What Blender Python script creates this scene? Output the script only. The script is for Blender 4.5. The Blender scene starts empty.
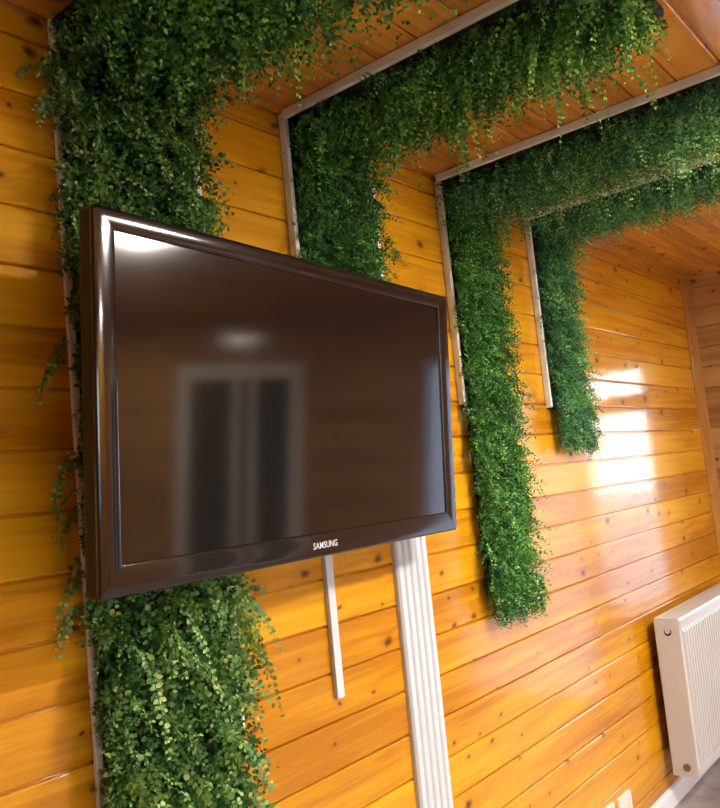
import bpy, bmesh, math, random
import numpy as np
from mathutils import Vector, Matrix, Euler

C = bpy.context.scene.collection
SC = bpy.context.scene
rng = np.random.default_rng(11)
random.seed(5)

# ------------------------------------------------------------------ camera, sky, light, exposure
CAM = Vector((0.0, -1.35, 1.43))
cam_right = Vector((0.63637, -0.76518, -0.09769))
cam_down = Vector((0.01384, 0.13795, -0.99034))
cam_fwd = Vector((0.77126, 0.62887, 0.09837))
cd = bpy.data.cameras.new('camera')
cam = bpy.data.objects.new('camera', cd)
C.objects.link(cam)
mw = Matrix((( cam_right.x, -cam_down.x, -cam_fwd.x, CAM.x),
             ( cam_right.y, -cam_down.y, -cam_fwd.y, CAM.y),
             ( cam_right.z, -cam_down.z, -cam_fwd.z, CAM.z),
             (0, 0, 0, 1)))
cam.matrix_world = mw
cd.sensor_fit = 'HORIZONTAL'
cd.sensor_width = 36.0
cd.lens = 801.29 / 720 * 36.0
cd.shift_x = -0.06 / 720
cd.shift_y = 1.49 / 720
cd.clip_start = 0.02
SC.camera = cam

SC.view_settings.view_transform = 'Standard'
SC.view_settings.look = 'None'
SC.view_settings.gamma = 1.0
SC.view_settings.use_curve_mapping = False
SC.view_settings.exposure = 1.7

SKY = 2.4
LAMP = 80.0

world = bpy.data.worlds.new('sky')
SC.world = world
world.use_nodes = True
wt = world.node_tree
wt.nodes.clear()
wo = wt.nodes.new('ShaderNodeOutputWorld')
wb = wt.nodes.new('ShaderNodeBackground')
wc = wt.nodes.new('ShaderNodeTexCoord')
ws = wt.nodes.new('ShaderNodeSeparateXYZ')
wr = wt.nodes.new('ShaderNodeValToRGB')
wr.color_ramp.elements[0].position = 0.0
wr.color_ramp.elements[0].color = (0.93, 0.97, 1.0, 1)
wr.color_ramp.elements[1].position = 0.7
wr.color_ramp.elements[1].color = (0.42, 0.62, 0.95, 1)
wt.links.new(wc.outputs['Generated'], ws.inputs[0])
wt.links.new(ws.outputs['Z'], wr.inputs[0])
wt.links.new(wr.outputs[0], wb.inputs[0])
wb.inputs[1].default_value = SKY
wt.links.new(wb.outputs[0], wo.inputs[0])

# room: wall with the television is the plane y = 0, the room lies at y < 0
X0, X1, YB, H, FL = -1.9, 4.6, -5.2, 2.39, -0.035
PITCH = 0.112

# window openings in the end wall (y from, y to, z from, z to)
FILL_OPENING = (-1.6, 2.2, 0.652, 1.996)  # front-wall opening of an unseen window, added for fill light
OPEN = [(-0.74, -0.27, 0.54, 1.996), (-1.78, -0.74, FL, 1.996), (-4.05, -2.76, FL, 1.996)]


def portal(y0, y1, z0, z1):
    l = bpy.data.lights.new('window_portal', 'AREA')
    l.shape = 'RECTANGLE'
    l.size = z1 - z0
    l.size_y = y1 - y0
    l.cycles.is_portal = True
    o = bpy.data.objects.new('window_portal', l)
    o.location = (X1 + 0.13, (y0 + y1) / 2, (z0 + z1) / 2)
    o.rotation_euler = (0, math.radians(90), 0)
    C.objects.link(o)


portal(-1.78, -0.27, FL, 1.996)
fl_ = bpy.data.lights.new('window_portal', 'AREA')  # portal of the added fill window
fl_.shape = 'RECTANGLE'
fl_.size, fl_.size_y = FILL_OPENING[1] - FILL_OPENING[0], FILL_OPENING[3] - FILL_OPENING[2]
fl_.cycles.is_portal = True
fo_l = bpy.data.objects.new('window_portal', fl_)
fo_l.location = ((FILL_OPENING[0] + FILL_OPENING[1]) / 2, YB - 0.13, (FILL_OPENING[2] + FILL_OPENING[3]) / 2)
fo_l.rotation_euler = (math.radians(90), 0, 0)
C.objects.link(fo_l)

# ------------------------------------------------------------------ materials


class NT:
    def __init__(self, name):
        self.m = bpy.data.materials.new(name)
        self.m.use_nodes = True
        self.t = self.m.node_tree
        self.b = self.t.nodes['Principled BSDF']
        self.out = self.t.nodes['Material Output']

    def n(self, typ, **kw):
        nd = self.t.nodes.new(typ)
        for k, v in kw.items():
            setattr(nd, k, v)
        return nd

    def l(self, a, b):
        self.t.links.new(a, b)

    def math(self, op, a, b=None, c=None, clamp=False):
        nd = self.n('ShaderNodeMath', operation=op, use_clamp=clamp)
        for i, v in enumerate((a, b, c)):
            if v is None:
                continue
            if isinstance(v, (int, float)):
                nd.inputs[i].default_value = v
            else:
                self.l(v, nd.inputs[i])
        return nd.outputs[0]

    def ramp(self, fac, stops, interp='LINEAR'):
        nd = self.n('ShaderNodeValToRGB')
        cr = nd.color_ramp
        cr.interpolation = interp
        while len(cr.elements) < len(stops):
            cr.elements.new(0.5)
        for e, (p, c) in zip(cr.elements, stops):
            e.position = p
            e.color = c if len(c) == 4 else (*c, 1)
        self.l(fac, nd.inputs[0])
        return nd.outputs[0]

    def mix(self, fac, a, b, mode='MIX'):
        nd = self.n('ShaderNodeMix', data_type='RGBA', blend_type=mode)
        for s, v in ((nd.inputs['Factor'], fac), (nd.inputs['A'], a), (nd.inputs['B'], b)):
            pass
        if isinstance(fac, (int, float)):
            nd.inputs[0].default_value = fac
        else:
            self.l(fac, nd.inputs[0])
        for i, v in ((6, a), (7, b)):
            if isinstance(v, tuple):
                nd.inputs[i].default_value = v if len(v) == 4 else (*v, 1)
            else:
                self.l(v, nd.inputs[i])
        return nd.outputs[2]

    def set(self, **kw):
        for k, v in kw.items():
            k = k.replace('_', ' ').title() if k not in ('IOR',) else k
            self.b.inputs[k].default_value = v if not (isinstance(v, tuple) and len(v) == 3) else (*v, 1)


def plain(name, col, rough=0.5, metal=0.0, noise=0.06, scale=30.0, coat=0.0, bump=0.0):
    t = NT(name)
    tc = t.n('ShaderNodeTexCoord')
    nz = t.n('ShaderNodeTexNoise')
    nz.inputs['Scale'].default_value = scale
    nz.inputs['Detail'].default_value = 3
    t.l(tc.outputs['Object'], nz.inputs['Vector'])
    lo = tuple(max(0, c * (1 - noise)) for c in col)
    hi = tuple(min(1, c * (1 + noise)) for c in col)
    t.l(t.ramp(nz.outputs['Fac'], [(0.3, lo), (0.7, hi)]), t.b.inputs['Base Color'])
    t.set(roughness=rough, metallic=metal)
    t.b.inputs['Coat Weight'].default_value = coat
    t.b.inputs['Coat Roughness'].default_value = 0.05
    if bump:
        bp = t.n('ShaderNodeBump')
        bp.inputs['Strength'].default_value = bump
        bp.inputs['Distance'].default_value = 0.002
        t.l(nz.outputs['Fac'], bp.inputs['Height'])
        t.l(bp.outputs[0], t.b.inputs['Normal'])
    return t.m


def pine(name, long_ax, cross_ax, off, pitch=PITCH, lo=(0.58, 0.21, 0.004), hi=(0.83, 0.40, 0.008), knots=1.0,
         coat=1.0, coat_rough=0.12):
    """Lacquered knotty pine boards running along long_ax, one board per pitch along cross_ax."""
    t = NT(name)
    tc = t.n('ShaderNodeTexCoord')
    sp = t.n('ShaderNodeSeparateXYZ')
    t.l(tc.outputs['Object'], sp.inputs[0])
    u, v = sp.outputs[long_ax], sp.outputs[cross_ax]
    idx = t.math('FLOOR', t.math('DIVIDE', t.math('SUBTRACT', v, off), pitch))
    wn = t.n('ShaderNodeTexWhiteNoise', noise_dimensions='1D')
    t.l(idx, wn.inputs['W'])
    rnd = wn.outputs['Value']
    us = t.math('MULTIPLY_ADD', rnd, 9.7, u)
    # knots: one jittered cell every ~0.19 m of board, some cells bare
    cu = t.n('ShaderNodeCombineXYZ')
    warp = t.n('ShaderNodeTexNoise', noise_dimensions='2D')
    warp.inputs['Scale'].default_value = 26
    warp.inputs['Detail'].default_value = 2
    cw = t.n('ShaderNodeCombineXYZ')
    t.l(us, cw.inputs[0]); t.l(v, cw.inputs[1])
    t.l(cw.outputs[0], warp.inputs['Vector'])
    wob = t.math('MULTIPLY', t.math('SUBTRACT', warp.outputs['Fac'], 0.5), 0.014)
    t.l(t.math('DIVIDE', t.math('ADD', us, wob), 0.15), cu.inputs[0])
    t.l(t.math('MULTIPLY_ADD', idx, 5.37, t.math('DIVIDE', t.math('ADD', v, wob), 0.10)), cu.inputs[1])
    vo = t.n('ShaderNodeTexVoronoi', voronoi_dimensions='2D', feature='F1')
    vo.inputs['Scale'].default_value = 1.0
    vo.inputs['Randomness'].default_value = 0.9
    t.l(cu.outputs[0], vo.inputs['Vector'])
    sc = t.n('ShaderNodeSeparateColor')
    t.l(vo.outputs['Color'], sc.inputs[0])
    has = t.math('GREATER_THAN', sc.outputs[0], 0.60)
    size = t.math('MULTIPLY_ADD', t.math('POWER', sc.outputs[1], 2.0), 0.10, 0.035)
    kd = t.math('DIVIDE', vo.outputs['Distance'], size)
    core = t.math('MULTIPLY', has, t.math('SUBTRACT', 1.35, kd, clamp=True), clamp=True)
    halo = t.math('MULTIPLY', has, t.math('SUBTRACT', 1.0, t.math('DIVIDE', kd, 4.5), clamp=True), clamp=True)
    # grain lines bend around knots
    gv = t.math('MULTIPLY_ADD', t.math('POWER', halo, 2.0), 0.5, t.math('MULTIPLY', v, 38.0))
    cg = t.n('ShaderNodeCombineXYZ')
    t.l(t.math('MULTIPLY', us, 2.2), cg.inputs[0])
    t.l(gv, cg.inputs[1])
    t.l(t.math('MULTIPLY', rnd, 31.0), cg.inputs[2])
    g1 = t.n('ShaderNodeTexNoise')
    g1.inputs['Scale'].default_value = 1.0
    g1.inputs['Detail'].default_value = 5
    g1.inputs['Roughness'].default_value = 0.62
    g1.inputs['Distortion'].default_value = 0.5
    t.l(cg.outputs[0], g1.inputs['Vector'])
    cb = t.n('ShaderNodeCombineXYZ')
    t.l(t.math('MULTIPLY', us, 0.9), cb.inputs[0])
    t.l(t.math('MULTIPLY', v, 7.0), cb.inputs[1])
    t.l(t.math('MULTIPLY', rnd, 17.0), cb.inputs[2])
    g2 = t.n('ShaderNodeTexNoise')
    g2.inputs['Scale'].default_value = 1.0
    g2.inputs['Detail'].default_value = 2
    t.l(cb.outputs[0], g2.inputs['Vector'])
    f = t.math('ADD', t.math('MULTIPLY', g1.outputs['Fac'], 0.55), t.math('MULTIPLY', g2.outputs['Fac'], 0.45))
    f = t.math('ADD', f, t.math('MULTIPLY', t.math('SUBTRACT', rnd, 0.5), 0.16))
    base = t.ramp(f, [(0.36, tuple(a * 0.86 for a in lo)), (0.5, tuple((a + b) / 2 for a, b in zip(lo, hi))), (0.62, hi)])
    base = t.mix(t.math('MULTIPLY', t.math('POWER', halo, 1.6), 0.38 * knots), base, (0.30, 0.085, 0.012))
    base = t.mix(t.math('MULTIPLY', core, 0.9 * knots), base, (0.085, 0.022, 0.008))
    t.l(base, t.b.inputs['Base Color'])
    t.b.inputs['Roughness'].default_value = 0.5
    t.b.inputs['Specular IOR Level'].default_value = 0.08
    t.b.inputs['Coat Weight'].default_value = coat
    t.b.inputs['Coat Roughness'].default_value = coat_rough
    t.b.inputs['Coat IOR'].default_value = 1.5
    # lacquer ripple
    rp = t.n('ShaderNodeTexNoise')
    rp.inputs['Scale'].default_value = 1.0
    rp.inputs['Detail'].default_value = 3
    cr_ = t.n('ShaderNodeCombineXYZ')
    t.l(t.math('MULTIPLY', us, 16.0), cr_.inputs[0])
    t.l(t.math('MULTIPLY', v, 30.0), cr_.inputs[1])
    t.l(cr_.outputs[0], rp.inputs['Vector'])
    hsum = t.math('ADD', t.math('MULTIPLY', rp.outputs['Fac'], 0.8), t.math('MULTIPLY', g1.outputs['Fac'], 0.06))
    bp = t.n('ShaderNodeBump')
    bp.inputs['Strength'].default_value = 0.35
    bp.inputs['Distance'].default_value = 0.0026
    t.l(hsum, bp.inputs['Height'])
    t.l(bp.outputs[0], t.b.inputs['Normal'])
    t.l(bp.outputs[0], t.b.inputs['Coat Normal'])
    return t.m


def leaf_material(name, stops, rough=0.38):
    t = NT(name)
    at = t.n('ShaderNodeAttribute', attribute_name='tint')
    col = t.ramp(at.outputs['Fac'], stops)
    t.l(col, t.b.inputs['Base Color'])
    t.b.inputs['Roughness'].default_value = rough
    t.b.inputs['Specular IOR Level'].default_value = 0.5
    tr = t.n('ShaderNodeBsdfTranslucent')
    t.l(t.mix(0.35, col, (0.3, 0.5, 0.03)), tr.inputs['Color'])
    mx = t.n('ShaderNodeMixShader')
    mx.inputs[0].default_value = 0.28
    t.l(t.b.outputs[0], mx.inputs[1])
    t.l(tr.outputs[0], mx.inputs[2])
    t.l(mx.outputs[0], t.out.inputs['Surface'])
    return t.m


M = {}
M['wall_pine'] = pine('lacquered_pine_wall', 'X', 'Z', 1.1)
M['ceiling_pine'] = pine('lacquered_pine_ceiling', 'X', 'Y', 0.0, lo=(0.56, 0.215, 0.02), hi=(0.84, 0.39, 0.05))
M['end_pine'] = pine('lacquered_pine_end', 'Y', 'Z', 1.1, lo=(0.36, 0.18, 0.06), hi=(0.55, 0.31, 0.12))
M['trim_pine'] = pine('pine_trim', 'Z', 'X', 0.0, pitch=9.0, lo=(0.36, 0.16, 0.035), hi=(0.52, 0.25, 0.06), knots=0.3, coat=0.15)
M['lath'] = plain('pale_lath', (0.92, 0.90, 0.83), 0.5, noise=0.12, scale=14, bump=0.1)
M['black_plastic'] = plain('black_backing', (0.012, 0.014, 0.013), 0.6)
M['white_pvc'] = plain('white_pvc', (0.66, 0.68, 0.69), 0.3, noise=0.02)
M['radiator_white'] = plain('radiator_enamel', (0.58, 0.56, 0.53), 0.32, noise=0.02)
M['door_white'] = plain('door_white_paint', (0.90, 0.91, 0.88), 0.45, noise=0.02)
M['dark_hole'] = plain('dark_hole', (0.03, 0.028, 0.025), 0.6)
M['chrome'] = plain('chrome', (0.6, 0.58, 0.55), 0.25, metal=1.0)
M['brass'] = plain('dull_brass', (0.30, 0.22, 0.12), 0.35, metal=0.9)
M['cream'] = plain('cream_plastic', (0.78, 0.74, 0.62), 0.35, noise=0.02)
M['skirting'] = plain('white_skirting', (0.80, 0.82, 0.86), 0.3, noise=0.03)
M['bezel'] = plain('piano_black_bezel', (0.012, 0.0075, 0.008), 0.12, noise=0.1, coat=0.35)
M['tv_back'] = plain('tv_black_plastic', (0.016, 0.011, 0.009), 0.55)
M['lettering'] = plain('silver_lettering', (0.78, 0.78, 0.78), 0.35, noise=0.02)
M['stem'] = plain('green_stem', (0.07, 0.13, 0.03), 0.5)
M['steel'] = plain('black_steel', (0.03, 0.03, 0.032), 0.45, metal=0.6)
M['concrete'] = plain('outdoor_paving', (0.36, 0.34, 0.32), 0.8, noise=0.1, scale=4)

GREENS = {
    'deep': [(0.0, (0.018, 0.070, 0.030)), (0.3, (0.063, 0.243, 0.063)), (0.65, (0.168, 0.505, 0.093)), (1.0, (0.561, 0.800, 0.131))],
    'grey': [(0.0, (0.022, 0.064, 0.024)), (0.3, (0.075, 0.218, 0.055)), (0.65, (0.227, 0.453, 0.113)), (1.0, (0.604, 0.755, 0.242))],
    'cool': [(0.0, (0.027, 0.104, 0.065)), (0.3, (0.083, 0.312, 0.143)), (0.65, (0.208, 0.622, 0.196)), (1.0, (0.690, 0.800, 0.208))],  # lighter, bluish greens: haze over the farther strips is put into the colour
}
for k, s in GREENS.items():
    M['leaf_' + k] = leaf_material('leaf_' + k, s)


def screen_material():
    t = NT('tv_screen')
    t.set(roughness=0.3)
    t.b.inputs['Base Color'].default_value = (0.010, 0.0075, 0.007, 1)
    t.b.inputs['Specular IOR Level'].default_value = 0.7
    t.b.inputs['Roughness'].default_value = 0.16
    tc = t.n('ShaderNodeTexCoord')
    nz = t.n('ShaderNodeTexNoise')
    nz.inputs['Scale'].default_value = 6
    t.l(tc.outputs['Object'], nz.inputs['Vector'])
    t.l(t.math('MULTIPLY_ADD', nz.outputs['Fac'], 0.02, 0.065), t.b.inputs['Roughness'])
    return t.m


M['screen'] = screen_material()


def glass_material():
    t = NT('window_glass')
    tr = t.n('ShaderNodeBsdfTransparent')
    gl = t.n('ShaderNodeBsdfGlossy')
    gl.inputs['Roughness'].default_value = 0.01
    fr = t.n('ShaderNodeFresnel')
    fr.inputs['IOR'].default_value = 1.45
    mx = t.n('ShaderNodeMixShader')
    t.l(fr.outputs[0], mx.inputs[0])
    t.l(tr.outputs[0], mx.inputs[1])
    t.l(gl.outputs[0], mx.inputs[2])
    t.l(mx.outputs[0], t.out.inputs['Surface'])
    return t.m


M['glass'] = glass_material()


def frosted_material():
    t = NT('frosted_glass')
    tr = t.n('ShaderNodeBsdfTranslucent')
    tr.inputs['Color'].default_value = (0.80, 0.80, 0.84, 1)
    t.b.inputs['Base Color'].default_value = (0.7, 0.7, 0.74, 1)
    t.b.inputs['Roughness'].default_value = 0.25
    mx = t.n('ShaderNodeMixShader')
    mx.inputs[0].default_value = 0.75
    t.l(t.b.outputs[0], mx.inputs[1])
    t.l(tr.outputs[0], mx.inputs[2])
    t.l(mx.outputs[0], t.out.inputs['Surface'])
    return t.m


M['frosted'] = frosted_material()
M['dark_room_pane'] = plain('door_pane_dark_room', (0.018, 0.045, 0.055), 0.05, noise=0.2, scale=2)  # opaque pane colour stands in for the unlit room behind the door


def lamp_material():
    t = NT('lamp_diffuser')
    t.b.inputs['Base Color'].default_value = (0.9, 0.9, 0.9, 1)
    t.b.inputs['Emission Color'].default_value = (1.0, 0.96, 0.90, 1)
    t.b.inputs['Emission Strength'].default_value = LAMP
    return t.m


M['lamp'] = lamp_material()


def floor_material():
    t = NT('grey_tile_floor')
    tc = t.n('ShaderNodeTexCoord')
    br = t.n('ShaderNodeTexBrick')
    br.offset = 0.5
    br.inputs['Scale'].default_value = 1.0
    br.inputs['Brick Width'].default_value = 0.9
    br.inputs['Row Height'].default_value = 0.19
    br.inputs['Mortar Size'].default_value = 0.003
    br.inputs['Color1'].default_value = (0.27, 0.22, 0.20, 1)
    br.inputs['Color2'].default_value = (0.34, 0.28, 0.25, 1)
    br.inputs['Mortar'].default_value = (0.12, 0.10, 0.09, 1)
    t.l(tc.outputs['Object'], br.inputs['Vector'])
    nz = t.n('ShaderNodeTexNoise')
    nz.inputs['Scale'].default_value = 9
    nz.inputs['Detail'].default_value = 6
    t.l(tc.outputs['Object'], nz.inputs['Vector'])
    c = t.mix(0.55, br.outputs['Color'], t.ramp(nz.outputs['Fac'], [(0.35, (0.16, 0.13, 0.125)), (0.65, (0.46, 0.40, 0.37))]))
    t.l(c, t.b.inputs['Base Color'])
    t.b.inputs['Roughness'].default_value = 0.3
    return t.m


M['floor'] = floor_material()

# ------------------------------------------------------------------ mesh helpers


def link(name, me, mat=None, parent=None, smooth=False):
    o = bpy.data.objects.new(name, me)
    if mat is not None:
        me.materials.append(mat)
    if smooth:
        me.polygons.foreach_set('use_smooth', [True] * len(me.polygons))
    C.objects.link(o)
    if parent is not None:
        o.parent = parent
    return o


def obj(name, bm, mat, parent=None, smooth=False):
    bmesh.ops.recalc_face_normals(bm, faces=bm.faces)
    me = bpy.data.meshes.new(name)
    bm.to_mesh(me)
    bm.free()
    return link(name, me, mat, parent, smooth)


def thing(name, label, cat, loc=(0, 0, 0), group=None, rot=None):
    o = bpy.data.objects.new(name, None)
    o.empty_display_size = 0.1
    o.location = loc
    if rot is not None:
        o.rotation_euler = rot
    C.objects.link(o)
    tag(o, label, cat, group)
    return o


def tag(o, label=None, cat=None, group=None, kind=None):
    for k, v in (('label', label), ('category', cat), ('group', group), ('kind', kind)):
        if v:
            o[k] = v
    return o


def structure(o, label=None):
    o['kind'] = 'structure'
    if label:
        o['label'] = label
    return o


def box(bm, lo, hi, bevel=0.0, seg=2):
    lo, hi = Vector(lo), Vector(hi)
    lo, hi = Vector([min(a, b) for a, b in zip(lo, hi)]), Vector([max(a, b) for a, b in zip(lo, hi)])
    r = bmesh.ops.create_cube(bm, size=1.0)
    vs = r['verts']
    for v in vs:
        v.co = Vector([lo[i] + (v.co[i] + 0.5) * (hi[i] - lo[i]) for i in range(3)])
    if bevel:
        es = list({e for v in vs for e in v.link_edges})
        bmesh.ops.bevel(bm, geom=es, offset=bevel, segments=seg, affect='EDGES', profile=0.5)


def boxbm(lo, hi, bevel=0.0, seg=2):
    bm = bmesh.new()
    box(bm, lo, hi, bevel, seg)
    return bm


def cyl(bm, a, b, r, seg=20, r2=None):
    a, b = Vector(a), Vector(b)
    d = b - a
    q = d.to_track_quat('Z', 'Y').to_matrix().to_4x4()
    mat = Matrix.Translation((a + b) / 2) @ q
    bmesh.ops.create_cone(bm, cap_ends=True, segments=seg, radius1=r, radius2=r if r2 is None else r2,
                          depth=d.length, matrix=mat)


def loft(bm, loops, close_first=False, close_last=False):
    """Bridge equal-length closed loops of points."""
    rows = [[bm.verts.new(p) for p in lp] for lp in loops]
    n = len(rows[0])
    for a, b in zip(rows, rows[1:]):
        for i in range(n):
            bm.faces.new((a[i], a[(i + 1) % n], b[(i + 1) % n], b[i]))
    if close_first:
        bm.faces.new(rows[0][::-1])
    if close_last:
        bm.faces.new(rows[-1])


def rrect(hw, hh, r, y, cx=0.0, cz=0.0, seg=6):
    pts = []
    r = max(r, 1e-4)
    for qx, qz, a0 in ((1, 1, 0), (-1, 1, 90), (-1, -1, 180), (1, -1, 270)):
        for k in range(seg + 1):
            a = math.radians(a0 + 90 * k / seg)
            pts.append((cx + qx * (hw - r) + r * math.cos(a), y, cz + qz * (hh - r) + r * math.sin(a)))
    return pts


def planks(name, mat, origin, L, Cv, N, length, width, off, pitch=PITCH, holes=(), tilt=0.35, seed=1, kind_label=None):
    """One boarded surface: boards run along L, stack along Cv, face along N, with a grooved joint every pitch."""
    rd = random.Random(seed)
    origin, L, Cv, N = Vector(origin), Vector(L), Vector(Cv), Vector(N)
    verts, faces = [], []
    k0 = math.floor((0 - off) / pitch) - 1
    k1 = math.ceil((width - off) / pitch) + 1
    for k in range(k0, k1):
        a, b = max(0.0, off + k * pitch), min(width, off + (k + 1) * pitch)
        if b - a < 0.004:
            continue
        tl = math.radians(rd.uniform(-tilt, tilt))
        lift = rd.uniform(0.0, 0.0012)
        mid = (a + b) / 2
        ivs = [(0.0, length)]
        for (u0, u1, v0, v1) in holes:
            if v0 < mid < v1:
                new = []
                for (s, e) in ivs:
                    if u1 <= s or u0 >= e:
                        new.append((s, e))
                        continue
                    if u0 > s:
                        new.append((s, u0))
                    if u1 < e:
                        new.append((u1, e))
                ivs = new
        g, ch = 0.0019, 0.0022
        prof = [(a, -0.03), (a, -0.008), (a + g, -0.008), (a + g, -0.0030), (a + g + ch, -0.0006), (a + g + ch * 1.8, 0.0),
                (b - g - ch * 1.8, 0.0), (b - g - ch, -0.0006), (b - g, -0.0030), (b - g, -0.008), (b, -0.008), (b, -0.03)]
        for (s, e) in ivs:
            base = len(verts)
            for u in (s, e):
                for (v, d) in prof:
                    dd = d
                    if d > -0.007:
                        dd = d + lift + math.tan(tl) * (v - mid)
                    verts.append(origin + L * u + Cv * v + N * dd)
            n = len(prof)
            for i in range(n):
                j = (i + 1) % n
                faces.append((base + i, base + j, base + n + j, base + n + i))
            faces.append(tuple(base + i for i in range(n))[::-1])
            faces.append(tuple(base + n + i for i in range(n)))
    me = bpy.data.meshes.new(name)
    me.from_pydata([tuple(v) for v in verts], [], faces)
    bm = bmesh.new()
    bm.from_mesh(me)
    bmesh.ops.recalc_face_normals(bm, faces=bm.faces)
    bm.to_mesh(me)
    bm.free()
    return structure(link(name, me, mat), kind_label)


# ------------------------------------------------------------------ the room
zoff = (1.1 - FL) % PITCH
planks('wall_back', M['wall_pine'], (X0, 0, FL), (1, 0, 0), (0, 0, 1), (0, -1, 0), X1 - X0, H - FL, zoff, seed=3)
planks('ceiling', M['ceiling_pine'], (X0 - 0.05, PITCH, H), (1, 0, 0), (0, -1, 0), (0, 0, -1), X1 - X0 + 0.1, -YB + 2 * PITCH, 0.0, seed=4)
holes = [(-y1, -y0, z0 - FL, z1 - FL) for (y0, y1, z0, z1) in OPEN]
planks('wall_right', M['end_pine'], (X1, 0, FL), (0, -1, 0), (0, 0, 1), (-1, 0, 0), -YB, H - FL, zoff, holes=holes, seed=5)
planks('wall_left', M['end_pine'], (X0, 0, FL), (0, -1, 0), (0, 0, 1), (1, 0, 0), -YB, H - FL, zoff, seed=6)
planks('wall_front', M['wall_pine'], (X0, YB, FL), (1, 0, 0), (0, 0, 1), (0, 1, 0), X1 - X0, H - FL, zoff, seed=7,
       holes=[(FILL_OPENING[0] - X0, FILL_OPENING[1] - X0, FILL_OPENING[2] - FL, FILL_OPENING[3] - FL)])
structure(obj('floor', boxbm((X0 - 0.05, YB - 0.05, FL - 0.08), (X1 + 0.05, 0.05, FL)), M['floor']))

# skirting along the wall with the television
bm = bmesh.new()
pr = [(0.0, FL), (-0.016, FL), (-0.016, FL + 0.058), (-0.010, FL + 0.070), (0.0, FL + 0.074)]
loft(bm, [[(x, y, z) for (y, z) in pr] for x in (X0, X1)], True, True)
structure(obj('baseboard_back', bm, M['skirting']))

# corner batten and the thin cornice of the end wall
bm = bmesh.new()
pr = [(0, 0), (-0.040, 0), (-0.040, -0.006), (-0.034, -0.012), (-0.020, -0.020), (-0.012, -0.034), (-0.006, -0.044), (0, -0.044)]
loft(bm, [[(X1 + a, b, z) for (a, b) in pr] for z in (FL + 0.0, H)], True, True)
structure(obj('trim_1', bm, M['trim_pine']))
bm = bmesh.new()
pr = [(0, 0), (-0.026, 0), (-0.022, -0.012), (-0.012, -0.022), (0, -0.026)]
loft(bm, [[(X1 + a, y, H + b) for (a, b) in pr] for y in (-0.045, YB)], True, True)
structure(obj('trim_2', bm, M['end_pine']))


def casing(name, y0, y1, z0, z1, w, mat, floor_open=False, label=None):
    """Flat boards framing an opening on the room side of the end wall."""
    bm = bmesh.new()
    x0, x1 = X1 - 0.018, X1 + 0.002
    box(bm, (x0, y1, z0 if floor_open else z0 - w), (x1, y1 + w, z1 + w), 0.003)
    box(bm, (x0, y0 - w, z0 if floor_open else z0 - w), (x1, y0, z1 + w), 0.003)
    box(bm, (x0 - 0.002, y0, z1), (x1, y1, z1 + w), 0.003)
    if not floor_open:
        box(bm, (x0 - 0.002, y0, z0 - w), (x1, y1, z0), 0.003)
    return bm


def glazed(name, y0, y1, z0, z1, parts, glass, frame_w=0.06, x=None, label=None, mat=None):
    """A framed window or door leaf set: frame is the object, panes and mullions its children."""
    x = X1 + 0.02 if x is None else x
    bm = bmesh.new()
    d = 0.06
    box(bm, (x, y0, z0), (x + d, y0 + frame_w, z1), 0.004)
    box(bm, (x, y1 - frame_w, z0), (x + d, y1, z1), 0.004)
    box(bm, (x, y0 + frame_w, z0), (x + d, y1 - frame_w, z0 + frame_w), 0.004)
    box(bm, (x, y0 + frame_w, z1 - frame_w), (x + d, y1 - frame_w, z1), 0.004)
    mat = mat or M['white_pvc']
    fr = structure(obj(name, bm, mat), label)
    ys = [y0 + frame_w] + list(parts) + [y1 - frame_w]
    for p in parts:
        obj('mullion', boxbm((x + 0.004, p - 0.035, z0 + frame_w), (x + d - 0.004, p + 0.035, z1 - frame_w), 0.004), mat, fr)
    for a, b in zip(ys, ys[1:]):
        a2 = a + (0.035 if a in parts else 0)
        b2 = b - (0.035 if b in parts else 0)
        obj('pane', boxbm((x + 0.026, a2, z0 + frame_w), (x + 0.034, b2, z1 - frame_w)), glass, fr)
    return fr


glazed('window_1', -0.74, -0.27, 0.54, 1.996, [], M['glass'], frame_w=0.045)
obj('transom', boxbm((X1 + 0.024, -0.70, 1.70), (X1 + 0.076, -0.31, 1.80), 0.004), M['trim_pine'], bpy.data.objects['window_1'])
glazed('door_1', -1.78, -0.74, FL, 1.996, [], M['frosted'], frame_w=0.05)  # frosting added to dim the daylight this door reflects onto the boards
dd = glazed('door_2', -4.05, -2.76, FL, 1.996, [-3.42, -3.25], M['dark_room_pane'], frame_w=0.12, x=X1 - 0.01, mat=M['door_white'])
bm = bmesh.new()
fx0, fx1, fz0, fz1 = FILL_OPENING
for (a, b) in (((fx0, fz0), (fx0 + 0.06, fz1)), ((fx1 - 0.06, fz0), (fx1, fz1)), ((fx0 + 0.06, fz0), (fx1 - 0.06, fz0 + 0.06)), ((fx0 + 0.06, fz1 - 0.06), (fx1 - 0.06, fz1))):
    box(bm, (a[0], YB - 0.08, a[1]), (b[0], YB - 0.02, b[1]), 0.004)
w2 = structure(obj('fill_window', bm, M['white_pvc']))  # unseen window behind the camera, added to brighten the room
for k in (1, 2):
    xm = fx0 + (fx1 - fx0) * k / 3
    obj('mullion', boxbm((xm - 0.04, YB - 0.076, fz0 + 0.06), (xm + 0.04, YB - 0.024, fz1 - 0.06), 0.004), M['white_pvc'], w2)
for k in range(3):
    xa, xb = fx0 + (fx1 - fx0) * k / 3 + 0.05, fx0 + (fx1 - fx0) * (k + 1) / 3 - 0.05
    obj('pane', boxbm((xa, YB - 0.054, fz0 + 0.06), (xb, YB - 0.046, fz1 - 0.06)), M['glass'], w2)
bm = casing('c', -1.78, -0.27, FL, 1.996, 0.10, None, True)
structure(obj('trim_3', bm, M['trim_pine']))

# paving outside the glazed end wall
structure(obj('paving', boxbm((-25, -30, FL - 0.3), (40, 10, FL - 0.2)), M['concrete']))

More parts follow.
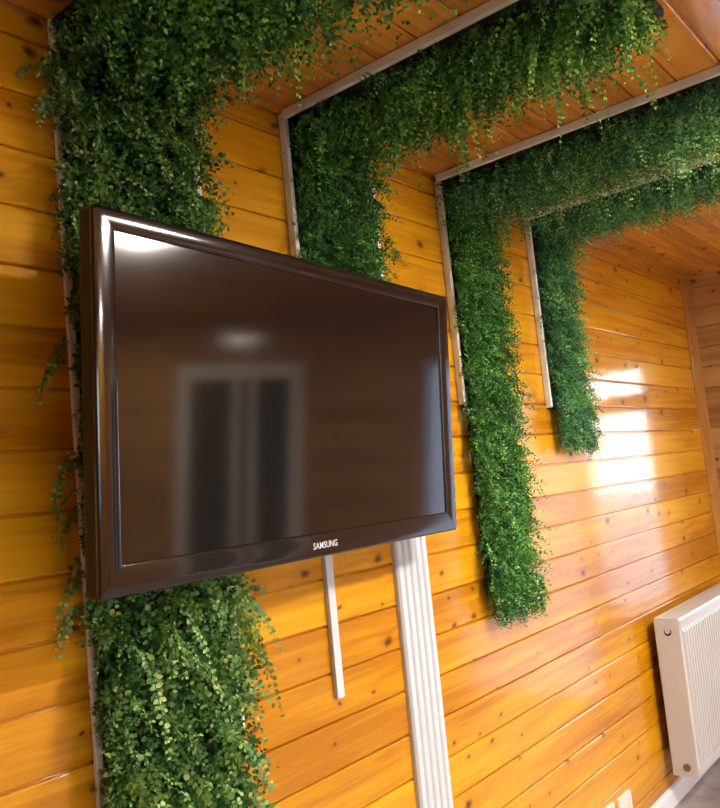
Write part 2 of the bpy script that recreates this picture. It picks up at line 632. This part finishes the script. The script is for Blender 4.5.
# ------------------------------------------------------------------ ceiling lamp
def flat(hw, r, z):
    return [(p[0], p[2], z) for p in rrect(hw, hw, r, 0)]


def ceiling_lamp(x, y, label):
    lamp = thing('ceiling_lamp', label, 'lamp', (x, y, H), 'square ceiling lamps')
    bm = bmesh.new()
    loft(bm, [flat(0.195, 0.03, 0.0), flat(0.195, 0.03, -0.035), flat(0.188, 0.03, -0.042), flat(0.172, 0.02, -0.042), flat(0.172, 0.02, -0.02)], True, True)
    obj('lamp_housing', bm, M['white_pvc'], lamp)
    bm = bmesh.new()
    loft(bm, [flat(0.171, 0.02, -0.024), flat(0.171, 0.02, -0.040), flat(0.164, 0.02, -0.046)], True, True)
    obj('lamp_diffuser', bm, M['lamp'], lamp)


ceiling_lamp(2.16, -1.80, 'square flush white ceiling lamp nearer the television wall')
ceiling_lamp(3.30, -4.55, 'square flush white ceiling lamp farther from the television wall')

# ------------------------------------------------------------------ television
TVL = Vector((1.2692, -0.2075, 1.6029))
TVR = Matrix(((0.99836, -0.05712, 0.00729), (0.05727, 0.99594, -0.06942), (-0.00329, 0.06972, 0.99756)))
tv = thing('television', 'large flat television with glossy dark frame mounted on the pine wall', 'television', TVL, rot=TVR.to_euler())
HW, HH = 0.5615, 0.3160
SX, SZ, SW, SH = -0.003, 0.0075, 0.5155, 0.2725
bm = bmesh.new()
R0 = 0.007
loft(bm, [
    rrect(HW - 0.001, HH - 0.001, R0, 0.0085),
    rrect(HW, HH, R0, 0.008),
    rrect(HW - 0.0006, HH - 0.0006, R0, 0.003),
    rrect(HW - 0.003, HH - 0.003, R0, 0.0006),
    rrect(HW - 0.006, HH - 0.006, R0 * 0.8, 0.0),
    rrect(HW - 0.018, HH - 0.018, R0 * 0.6, -0.0008),
    rrect(SW + 0.004, SH + 0.004, 0.002, 0.0002, SX, SZ),
    rrect(SW + 0.001, SH + 0.001, 0.001, 0.0010, SX, SZ),
    rrect(SW, SH, 0.001, 0.0020, SX, SZ),
    rrect(SW, SH, 0.001, 0.011, SX, SZ),
])
bz = obj('bezel', bm, M['bezel'], tv, smooth=True)
bm = bmesh.new()
loft(bm, [rrect(HW - 0.001, HH - 0.001, R0, 0.0088), rrect(HW - 0.0005, HH - 0.0005, R0, 0.034), rrect(HW - 0.004, HH - 0.004, R0, 0.042), rrect(HW - 0.008, HH - 0.008, R0, 0.046), rrect(HW - 0.02, HH - 0.02, 0.02, 0.050),
          rrect(HW - 0.12, HH - 0.08, 0.04, 0.072), rrect(HW - 0.14, HH - 0.10, 0.04, 0.074)], True, True)
obj('rear_cover', bm, M['tv_back'], tv)
obj('screen', boxbm((SX - SW, 0.0050, SZ - SH), (SX + SW, 0.0105, SZ + SH)), M['screen'], tv)
# maker's name in raised silver letters under the screen
fc = bpy.data.curves.new('lettering', 'FONT')
fc.body = 'SAMSUNG'
fc.size = 0.0195
fc.offset = 0.0001
fc.space_character = 1.08
fc.extrude = 0.0004
fo = bpy.data.objects.new('lettering', fc)
C.objects.link(fo)
bpy.context.view_layer.update()
tm = bpy.data.meshes.new_from_object(fo.evaluated_get(bpy.context.evaluated_depsgraph_get()))
bpy.data.objects.remove(fo)
co = np.empty(len(tm.vertices) * 3)
tm.vertices.foreach_get('co', co)
co = co.reshape(-1, 3)
lo_, hi_ = co.min(0), co.max(0)
cc = (lo_ + hi_) / 2
sxs = 0.080 / (hi_[0] - lo_[0])
new = np.stack([(co[:, 0] - cc[0]) * sxs - 0.0035, -0.0016 - (co[:, 2]) , (co[:, 1] - cc[1]) * (0.0135 / (hi_[1] - lo_[1])) - 0.2905], 1)
tm.vertices.foreach_set('co', new.ravel())
lt = link('lettering', tm, M['lettering'], tv)
lt['label'] = 'silver maker name lettering on the lower bezel'
# small recessed sensor window at the bottom edge of the frame
# wall bracket behind the set (in the television's own frame: the wall is about 0.13 to 0.25 m behind)
inv = (Matrix.Translation(TVL) @ TVR.to_4x4()).inverted()
for xw in (1.12, 1.40):
    a = inv @ Vector((xw, -0.004, 1.60)); b = inv @ Vector((xw, -0.10, 1.60))
    br = bmesh.new()
    box(br, (a.x - 0.02, 0.0735, -0.16), (a.x + 0.02, 0.085, 0.16), 0.002)
    cyl(br, (a.x, 0.085, 0.0), tuple(a), 0.014, 12)
    obj('wall_bracket', br, M['steel'], tv)


# ------------------------------------------------------------------ cable trunking
SMALL = thing('cable_trunking', 'single short white cable trunking strip below the television maker name', 'trunking', (1.461, 0, 0.93))
bm = boxbm((-0.0115, -0.0095, 0.0), (0.0115, 0.0, 0.42), 0.0008)
obj('trunking_base', bm, M['white_pvc'], SMALL)
bm = boxbm((-0.0125, -0.014, 0.0), (0.0125, -0.0097, 0.42), 0.0015)
obj('trunking_cover', bm, M['white_pvc'], SMALL)

WORDS = ['leftmost', 'second from left', 'middle', 'fourth from left', 'rightmost']
tproto = None
W5 = 0.0292
for i in range(5):
    lab = '%s of five white trunking strips running side by side below the television' % WORDS[i]
    if tproto is None:
        t5 = thing('cable_trunking', lab, 'trunking', (1.739, 0, FL + 0.075), 'five parallel trunking strips')
        h = 1.62 - FL
        w = W5 / 2
        bm = bmesh.new()
        loft(bm, [[(-w + 0.0012, 0, z), (w - 0.0012, 0, z), (w - 0.0012, -0.0115, z), (-w + 0.0012, -0.0115, z)] for z in (0, h)], True, True)
        obj('trunking_base', bm, M['white_pvc'], t5)
        bm = bmesh.new()
        cv = [(-w + 0.0008, -0.0117), (w - 0.0008, -0.0117), (w - 0.0016, -0.0130), (w - 0.0060, -0.0186), (w - 0.0085, -0.0196), (-w + 0.0085, -0.0196), (-w + 0.0060, -0.0186), (-w + 0.0016, -0.0130)]
        loft(bm, [[(a, b, z) for (a, b) in cv] for z in (0, h)], True, True)
        obj('trunking_cover', bm, M['white_pvc'], t5)
        tproto = t5
    else:
        r = tproto.copy()
        C.objects.link(r)
        r.location.x = 1.739 + i * W5
        r['label'] = lab
        for ch in list(tproto.children):
            c2 = ch.copy()
            C.objects.link(c2)
            c2.parent = r

# ------------------------------------------------------------------ radiator
rx, ry = 3.408, -0.044
RL, RD, RZ0, RZ1 = 1.03, 0.108, 0.112, 0.752
rad = thing('radiator', 'white panel radiator with fluted front low on the pine wall near the corner', 'radiator', (rx, ry, FL))
z0, z1 = RZ0 - FL, RZ1 - FL
# side cover (end plate facing the camera) with rounded edges
bm = boxbm((0.0, -RD + 0.002, z0), (0.012, 0.0, z1 - 0.004), 0.004, 3)
sp_ = obj('side_panel', bm, M['radiator_white'], rad)
bm = boxbm((RL - 0.012, -RD + 0.002, z0), (RL, 0.0, z1 - 0.004), 0.004, 3)
obj('side_panel', bm, M['radiator_white'], rad)
# top grille: frame with narrow slots
bm = bmesh.new()
box(bm, (0.001, -RD + 0.004, z1 - 0.004), (RL - 0.001, 0.0, z1), 0.0018)
for k in range(26):
    xs = 0.05 + k * 0.037
    box(bm, (xs, -RD + 0.024, z1 - 0.001), (xs + 0.020, -0.022, z1 + 0.0012), 0.0005)
obj('top_grille', bm, M['radiator_white'], rad)
# fluted front sheet
bm = bmesh.new()
nf = 31
x_a, x_b = 0.022, RL - 0.022
step = (x_b - x_a) / nf
prof = [(0.012, -RD + 0.006)]
for k in range(nf):
    s = x_a + k * step
    prof += [(s, -RD + 0.004), (s + step * 0.16, -RD - 0.008), (s + step * 0.50, -RD - 0.008), (s + step * 0.66, -RD + 0.004)]
prof += [(RL - 0.012, -RD + 0.006)]
def front_row(z, f, y0=0.0):
    return [bm.verts.new((x, (-RD + 0.001 + y0) * (1 - f) + y * f, z)) for (x, y) in prof]
rows = [front_row(z0 + 0.002, 0, 0.006), front_row(z0 + 0.008, 0), front_row(z0 + 0.040, 0), front_row(z0 + 0.052, 1), front_row(z1 - 0.056, 1), front_row(z1 - 0.044, 0), front_row(z1 - 0.010, 0), front_row(z1 - 0.003, 0, 0.005)]
for a, b in zip(rows, rows[1:]):
    for i in range(len(a) - 1):
        bm.faces.new((a[i], a[i + 1], b[i + 1], b[i]))
fp = obj('front_panel', bm, M['radiator_white'], rad)
sm = fp.modifiers.new('thickness', 'SOLIDIFY'); sm.thickness = 0.0015; sm.offset = 0
obj('rear_panel', boxbm((0.014, -0.012, z0 + 0.01), (RL - 0.014, -0.004, z1 - 0.01), 0.003), M['radiator_white'], rad)
obj('convector_core', boxbm((0.03, -RD + 0.012, z0 + 0.03), (RL - 0.03, -0.018, z1 - 0.02), 0.01), M['radiator_white'], rad)
# upper hole with a bleed plug, lower plug
bm = bmesh.new()
cyl(bm, (-0.0012, -0.055, z1 - 0.055), (0.004, -0.055, z1 - 0.055), 0.016, 24)
ho = obj('plug_hole', bm, M['dark_hole'], rad)
bm = bmesh.new()
cyl(bm, (-0.004, -0.055, z1 - 0.050), (0.002, -0.055, z1 - 0.050), 0.0125, 6)
obj('bleed_plug', bm, M['radiator_white'], ho)
bm = bmesh.new()
cyl(bm, (-0.004, -0.062, z0 + 0.040), (0.004, -0.062, z0 + 0.040), 0.015, 24)
cyl(bm, (-0.010, -0.062, z0 + 0.040), (-0.003, -0.062, z0 + 0.040), 0.009, 6)
obj('drain_plug', bm, M['brass'], rad)
# brackets to the wall
for xs in (0.16, RL - 0.16):
    obj('bracket', boxbm((xs - 0.015, -0.006, z0 + 0.06), (xs + 0.015, -ry - 0.003, z1 - 0.06), 0.002), M['steel'], rad)

# ------------------------------------------------------------------ sockets near the floor


def socket(xc, zc, w, h, label):
    t = thing('power_socket', label, 'socket', (xc, 0, zc), 'cream sockets near the floor')
    bm = bmesh.new()
    loft(bm, [rrect(w, h, 0.006, 0.002), rrect(w, h, 0.006, -0.007), rrect(w - 0.003, h - 0.003, 0.005, -0.010),
              rrect(w * 0.62, h * 0.62, 0.012, -0.010), rrect(w * 0.60, h * 0.60, 0.012, -0.006)], True, True)
    obj('face_plate', bm, M['cream'], t)
    bm = bmesh.new()
    def disc(r, y):
        return [(r * math.cos(a), y, r * math.sin(a)) for a in [math.tau * k / 28 for k in range(28)]]
    loft(bm, [disc(w * 0.5, -0.0064), disc(w * 0.5, -0.009), disc(w * 0.46, -0.009), disc(w * 0.45, -0.0068)], True, True)
    obj('socket_well', bm, M['cream'], t)
    for s in (-1, 1):
        bm = bmesh.new()
        cyl(bm, (s * 0.0095, -0.0075, 0), (s * 0.0095, -0.0066, 0), 0.0025, 12)
        obj('contact_hole', bm, M['dark_hole'], t)


socket(2.992, 0.118, 0.058, 0.058, 'cream wall socket nearer the radiator, just above the skirting')
socket(2.835, 0.126, 0.058, 0.058, 'cream wall socket farther from the radiator, just above the skirting')

# ------------------------------------------------------------------ artificial greenery


def sprig_leaves(root, d0, L, droop, K, lsize, lwidth, tint, spread=0.9, sag=Vector((0, 0, -1)), jitter=0.35, tip_taper=0.55, phase=None):
    """Vectorised: N sprigs of K leaf pairs. Returns verts (n*6,3) and tint (n*6)."""
    N = len(root)
    s = (np.arange(K) + 0.6) / K
    s = s[None, :, None]
    g = np.array(sag)[None, None, :]
    L3 = L[:, None, None]
    dr = droop[:, None, None]
    P = root[:, None, :] + d0[:, None, :] * L3 * (s - 0.35 * dr * s ** 2) + g * L3 * dr * 0.75 * s ** 2
    T = d0[:, None, :] * (1 - 0.7 * dr * s) + g * dr * 1.5 * s
    T = T / np.linalg.norm(T, axis=2, keepdims=True)
    ref = rng.normal(size=(N, 1, 3)) + 0.25 * rng.normal(size=(N, K, 3))
    B = np.cross(T, ref)
    B /= np.linalg.norm(B, axis=2, keepdims=True) + 1e-9
    Q = np.cross(B, T)
    vs, ts = [], []
    for side in (-1, 1):
        D = B * side * spread + T * 0.55 + jitter * rng.normal(size=(N, K, 3)) * 0.6
        D /= np.linalg.norm(D, axis=2, keepdims=True)
        Nn = Q + jitter * rng.normal(size=(N, K, 3))
        W = np.cross(D, Nn)
        W /= np.linalg.norm(W, axis=2, keepdims=True) + 1e-9
        U = np.cross(W, D)
        ll = lsize * (1 - tip_taper * s ** 2) * rng.uniform(0.75, 1.2, size=(N, K, 1))
        ww = ll * lwidth
        Pb = P + T * rng.uniform(-0.3, 0.3, size=(N, K, 1)) * L3 / K
        b = Pb + D * ll * 0.08
        t = Pb + D * ll * 1.05 - U * ll * 0.10
        l1 = Pb + D * ll * 0.38 + W * ww + U * ll * 0.10
        l2 = Pb + D * ll * 0.78 + W * ww * 0.78 + U * ll * 0.05
        r1 = Pb + D * ll * 0.38 - W * ww + U * ll * 0.10
        r2 = Pb + D * ll * 0.78 - W * ww * 0.78 + U * ll * 0.05
        vs.append(np.stack([b, l1, l2, t, r2, r1], 2).reshape(-1, 3))
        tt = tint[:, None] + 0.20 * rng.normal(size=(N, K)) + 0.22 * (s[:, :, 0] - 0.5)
        ts.append(np.repeat(np.clip(tt, 0, 1).reshape(-1), 6))
    return np.concatenate(vs), np.concatenate(ts), P


def leaf_mesh(name, V, tint, mat, parent, stems=None):
    """Six-corner folded leaves, two quads each."""
    n = len(V) // 6
    idx = (np.arange(n) * 6)[:, None]
    F = np.concatenate([idx + np.array([0, 1, 2, 3]), idx + np.array([0, 3, 4, 5])], 1).reshape(-1)
    if stems is not None:
        sv, sf = stems
        F = np.concatenate([F, sf + len(V)])
        V = np.concatenate([V, sv])
        tint = np.concatenate([tint, np.full(len(sv), 0.3)])
    me = bpy.data.meshes.new(name)
    me.vertices.add(len(V))
    me.vertices.foreach_set('co', V.astype(np.float32).ravel())
    nf_ = len(F) // 4
    me.loops.add(len(F))
    me.loops.foreach_set('vertex_index', F.astype(np.int32))
    me.polygons.add(nf_)
    me.polygons.foreach_set('loop_start', (np.arange(nf_) * 4).astype(np.int32))
    me.polygons.foreach_set('loop_total', np.full(nf_, 4, np.int32))
    me.update(calc_edges=True)
    at = me.attributes.new('tint', 'FLOAT', 'POINT')
    at.data.foreach_set('value', tint.astype(np.float32))
    return link(name, me, mat, parent)


def stem_tube(P, r):
    """Thin four-sided stem along polyline P (K,3) as quads."""
    K = len(P)
    T = np.gradient(P, axis=0)
    T /= np.linalg.norm(T, axis=1, keepdims=True) + 1e-9
    ref = np.array([0.3, 0.8, 0.5])
    A = np.cross(T, ref); A /= np.linalg.norm(A, axis=1, keepdims=True) + 1e-9
    Bv = np.cross(T, A)
    rr = (r * np.linspace(1, 0.4, K))[:, None]
    ring = np.stack([P + A * rr, P + Bv * rr, P - A * rr, P - Bv * rr], 1)
    sv = ring.reshape(-1, 3)
    f = []
    for k in range(K - 1):
        for j in range(4):
            f += [k * 4 + j, k * 4 + (j + 1) % 4, (k + 1) * 4 + (j + 1) % 4, (k + 1) * 4 + j]
    return sv, np.array(f)


def unit(a):
    return a / (np.linalg.norm(a, axis=1, keepdims=True) + 1e-9)


def green_panel(label, on, a0, a1, b0, b1, laths, style, density=1.0, depth=0.07, trail=20, trail_len=(0.12, 0.2), over=0.0,
                bright=0.0, trail_zone=None, group=None, spill=0.05, blk=None, trail_bright=0.2, t=None, lsize=0.0115, inset=0.014, lath_h=0.024, edge_n=0, edge_lean=0.0):
    """A strip of plastic greenery on a black backing edged with pale laths.
    on='wall':    a = x range, b = z range, faces -y.   on='ceiling': a = x range, b = y range, faces -z."""
    wall = on == 'wall'
    if t is None:
        t = thing('artificial_hedge_strip', label, 'artificial plant', ((a0 + a1) / 2, 0.0, b0), group)
    org = t.location.copy()
    def pt(a, b, h):
        """a along x, b along z or y, h out of the surface; in the thing's own frame"""
        p = (a, -h, b) if wall else (a, b, H - h)
        return Vector(p) - org
    def bx(a_, b_, c_, d_, h0, h1, bev=0.0):
        bm = bmesh.new()
        box(bm, pt(a_, c_, h0), pt(b_, d_, h1), bev)
        return bm
    obj('backing_board', bx(a0 + inset, a1 - 0.02, b0, b1, 0.0025, 0.016), M['black_plastic'], t)
    for (side, c0, c1) in laths:
        xa = a0 if side == 'L' else a1 - LW
        obj('edge_lath', bx(xa, xa + LW, c0, c1, 0.0025, lath_h, 0.0012), M['lath'], t)
    area = (a1 - a0) * (b1 - b0 + over)
    n = np.array((0, -1.0, 0)) if wall else np.array((0, 0, -1.0))
    O = np.array(org)
    def emplace(a, b, h):
        h = np.broadcast_to(h, a.shape)
        return (np.stack([a, -h, b], 1) if wall else np.stack([a, b, H - h], 1)) - O
    down = np.array((0, 0, -1.0))
    V, Tn = [], []
    fine = style in ('fine', 'cool')
    # undergrowth: short sprigs, inner layer tinted dark for the shade in the gaps
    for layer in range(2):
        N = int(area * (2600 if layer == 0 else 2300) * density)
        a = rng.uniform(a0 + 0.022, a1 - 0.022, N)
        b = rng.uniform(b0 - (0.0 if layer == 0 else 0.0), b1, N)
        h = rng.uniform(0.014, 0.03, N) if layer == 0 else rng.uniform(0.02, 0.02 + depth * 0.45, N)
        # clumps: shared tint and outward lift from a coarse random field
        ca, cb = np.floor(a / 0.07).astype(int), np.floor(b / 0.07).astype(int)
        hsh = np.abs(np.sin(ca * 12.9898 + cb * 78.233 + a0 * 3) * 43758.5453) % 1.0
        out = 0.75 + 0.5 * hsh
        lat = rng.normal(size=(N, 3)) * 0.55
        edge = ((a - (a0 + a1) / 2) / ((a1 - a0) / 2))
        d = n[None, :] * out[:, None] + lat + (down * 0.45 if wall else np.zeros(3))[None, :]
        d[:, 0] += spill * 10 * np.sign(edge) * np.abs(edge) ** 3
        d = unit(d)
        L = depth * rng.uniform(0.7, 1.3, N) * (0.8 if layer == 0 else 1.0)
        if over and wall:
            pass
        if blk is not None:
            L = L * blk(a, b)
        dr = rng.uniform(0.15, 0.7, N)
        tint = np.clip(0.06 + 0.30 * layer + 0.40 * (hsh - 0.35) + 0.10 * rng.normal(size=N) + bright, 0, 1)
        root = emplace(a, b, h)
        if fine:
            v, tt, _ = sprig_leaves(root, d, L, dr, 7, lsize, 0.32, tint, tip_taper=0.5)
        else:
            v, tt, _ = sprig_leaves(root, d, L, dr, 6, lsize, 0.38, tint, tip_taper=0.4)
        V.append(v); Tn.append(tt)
    # overhang below the board: sprigs rooted at its lower edge and hanging
    if over and wall:
        N = int((a1 - a0) * over * 6200 * density)
        a = rng.uniform(a0 + 0.02, a1 - 0.02, N)
        zz = rng.uniform(0, 1, N)
        b = b0 - over * zz + 0.03
        h = rng.uniform(0.012, 0.012 + depth * 0.8, N)
        d = unit(n[None, :] * rng.uniform(0.1, 0.8, N)[:, None] + down[None, :] * 0.9 + rng.normal(size=(N, 3)) * 0.4)
        L = depth * rng.uniform(0.6, 1.1, N) * (1 - 0.35 * zz)
        tint = np.clip(0.26 + 0.14 * rng.normal(size=N) + bright, 0, 1)
        v, tt, _ = sprig_leaves(emplace(a, b, h), d, L, rng.uniform(0.2, 0.7, N), 7, 0.011, 0.32, tint)
        V.append(v); Tn.append(tt)
    # growth that spills over the left edge
    if edge_n:
        N = edge_n
        a = a0 + rng.uniform(0.012, 0.05, N)
        b = rng.uniform(b0, b1 - 0.02, N)
        h = rng.uniform(0.014, 0.03 + depth * 0.3, N)
        cb = np.floor(b / 0.05).astype(int)
        hsh = np.abs(np.sin(cb * 78.233 + a0 * 3) * 43758.5453) % 1.0
        d = n[None, :] * 0.55 + rng.normal(size=(N, 3)) * 0.35 + (down * 0.3 if wall else 0 * down)[None, :]
        d[:, 0] -= edge_lean * (0.35 + 1.0 * hsh)
        L = depth * rng.uniform(0.5, 0.9, N) * (0.55 + 0.7 * hsh)
        tint = np.clip(0.30 + 0.12 * rng.normal(size=N) + bright, 0, 1)
        if blk is not None:
            L = L * blk(a, b)
        v, tt, _ = sprig_leaves(emplace(a, b, h), unit(d), L, rng.uniform(0.3, 0.9, N), 6, lsize, 0.36, tint)
        V.append(v); Tn.append(tt)
    mat = M['leaf_' + {'fine': 'deep', 'cool': 'cool', 'round': 'grey', 'deep': 'deep'}[style]]
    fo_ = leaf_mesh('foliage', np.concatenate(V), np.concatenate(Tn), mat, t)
    fo_['kind'] = 'stuff'
    # longer sprigs that hang clear of the mass, each a part of its own
    zones = trail_zone or [(a0 + 0.03, a1 - 0.03, b0, b1, trail)]
    for (za, zb, zc, zd, cnt, *ex) in zones:
        lean, h0 = (list(ex) + [0.0, 0.4])[:2] if ex else (0.0, 0.4)
        for k in range(cnt):
            N = 1
            a = rng.uniform(za, zb, 1)
            b = rng.uniform(zc, zd, 1)
            h = rng.uniform(0.02 + depth * (h0 - 0.4), 0.03 + depth * h0, 1)
            d = unit(n[None, :] * (0.75 if wall else 0.45) + rng.normal(size=(1, 3)) * (0.35 if wall else 0.6) + down[None, :] * 0.3)
            if lean:
                d[0, 0] -= lean
                d[0, 1] *= 0.4
                d = unit(d)
            L = rng.uniform(*trail_len, 1) * (0.6 if lean else 1.0)
            K = int(L[0] / 0.0105)
            tint = np.clip(0.50 + trail_bright * rng.uniform(-0.5, 1.2, 1) + bright, 0, 1)
            root = emplace(a, b, h)
            drp = rng.uniform(0.6, 1.0, 1)
            v, tt, P = sprig_leaves(root, d, L, drp, K, 0.0135, 0.40, tint, jitter=0.22, tip_taper=0.5)
            PP = np.concatenate([root, P[0]])
            leaf_mesh('trailing_sprig', v, tt, mat, t, stem_tube(PP, 0.0009))
    return t


LW = 0.014


def behind_tv(a, b):
    """shorter growth where the television hangs over the strip"""
    inside = (a > 0.72) & (a < 1.82) & (b > 1.30) & (b < 1.90)
    return np.where(inside, 0.55, 1.0)


CZ = H - 0.002
GRP = 'strips of artificial greenery climbing the wall and crossing the ceiling'
p1 = green_panel('broad leafy strip at far left, passing behind the left end of the television', 'wall', 0.806, 1.155, 0.62, CZ,
            [('L', 0.62, CZ), ('R', 0.95, CZ)], 'round', depth=0.085, over=0.10, lath_h=0.013, edge_n=1100, edge_lean=0.9, group=GRP, blk=behind_tv, lsize=0.0145,
            trail_zone=[(0.83, 1.14, 0.80, 1.29, 36, 0.0, 0.9), (0.83, 1.14, 1.93, 2.3, 8), (0.80, 0.82, 1.66, 1.80, 5, 1.2), (0.80, 0.82, 1.42, 1.56, 5, 1.2), (0.80, 0.82, 1.26, 1.36, 5, 1.2), (0.80, 0.82, 2.18, 2.34, 6, 1.0)], trail_len=(0.11, 0.19), bright=0.08)
green_panel('', 'ceiling', 0.797, 1.155, -0.98, -0.012,
            [('R', -0.98, -0.026)], 'deep', depth=0.105, t=p1, lsize=0.0135, spill=0.06, edge_n=200, edge_lean=0.5,
            trail_zone=[(0.83, 1.15, -0.75, -0.05, 34)], trail_len=(0.10, 0.17))
p2 = green_panel('leafy strip whose lower end goes behind the top edge of the television', 'wall', 1.436, 1.79, 1.66, CZ,
            [('L', 1.66, CZ), ('R', 1.66, 2.30)], 'fine', depth=0.075, group=GRP, trail=14, trail_len=(0.08, 0.13), blk=behind_tv, edge_n=120, edge_lean=0.3)
green_panel('', 'ceiling', 1.424, 1.765, -0.88, -0.012,
            [('L', -0.98, -0.026)], 'deep', depth=0.075, t=p2,
            trail_zone=[(1.50, 1.76, -0.88, -0.60, 50), (1.47, 1.75, -0.6, -0.06, 26)], trail_len=(0.09, 0.16), trail_bright=0.35)
p3 = green_panel('longest free-hanging leafy strip, directly to the right of the television', 'wall', 2.142, 2.46, 1.05, CZ,
            [('L', 1.65, CZ)], 'fine', depth=0.075, over=0.09, group=GRP, inset=0.04, edge_n=420, edge_lean=0.35, trail=26, trail_len=(0.08, 0.13), spill=0.06)
green_panel('', 'ceiling', 2.114, 2.50, -0.90, -0.012,
            [('L', -1.3, -0.026)], 'cool', depth=0.115, t=p3, density=1.1,
            trail_zone=[(2.15, 2.47, -0.86, -0.05, 60)], trail_len=(0.10, 0.15), trail_bright=0.3)
p4 = green_panel('shortest leafy strip, farthest right, ending beside the bright reflection on the boards', 'wall', 2.742, 3.05, 1.64, CZ,
            [('L', 1.647, CZ)], 'cool', depth=0.075, over=0.17, group=GRP, trail=18, trail_len=(0.08, 0.12))
green_panel('', 'ceiling', 2.742, 3.05, -0.95, -0.012,
            [('L', -0.98, -0.026)], 'cool', depth=0.075, t=p4, trail=30, trail_len=(0.07, 0.11))
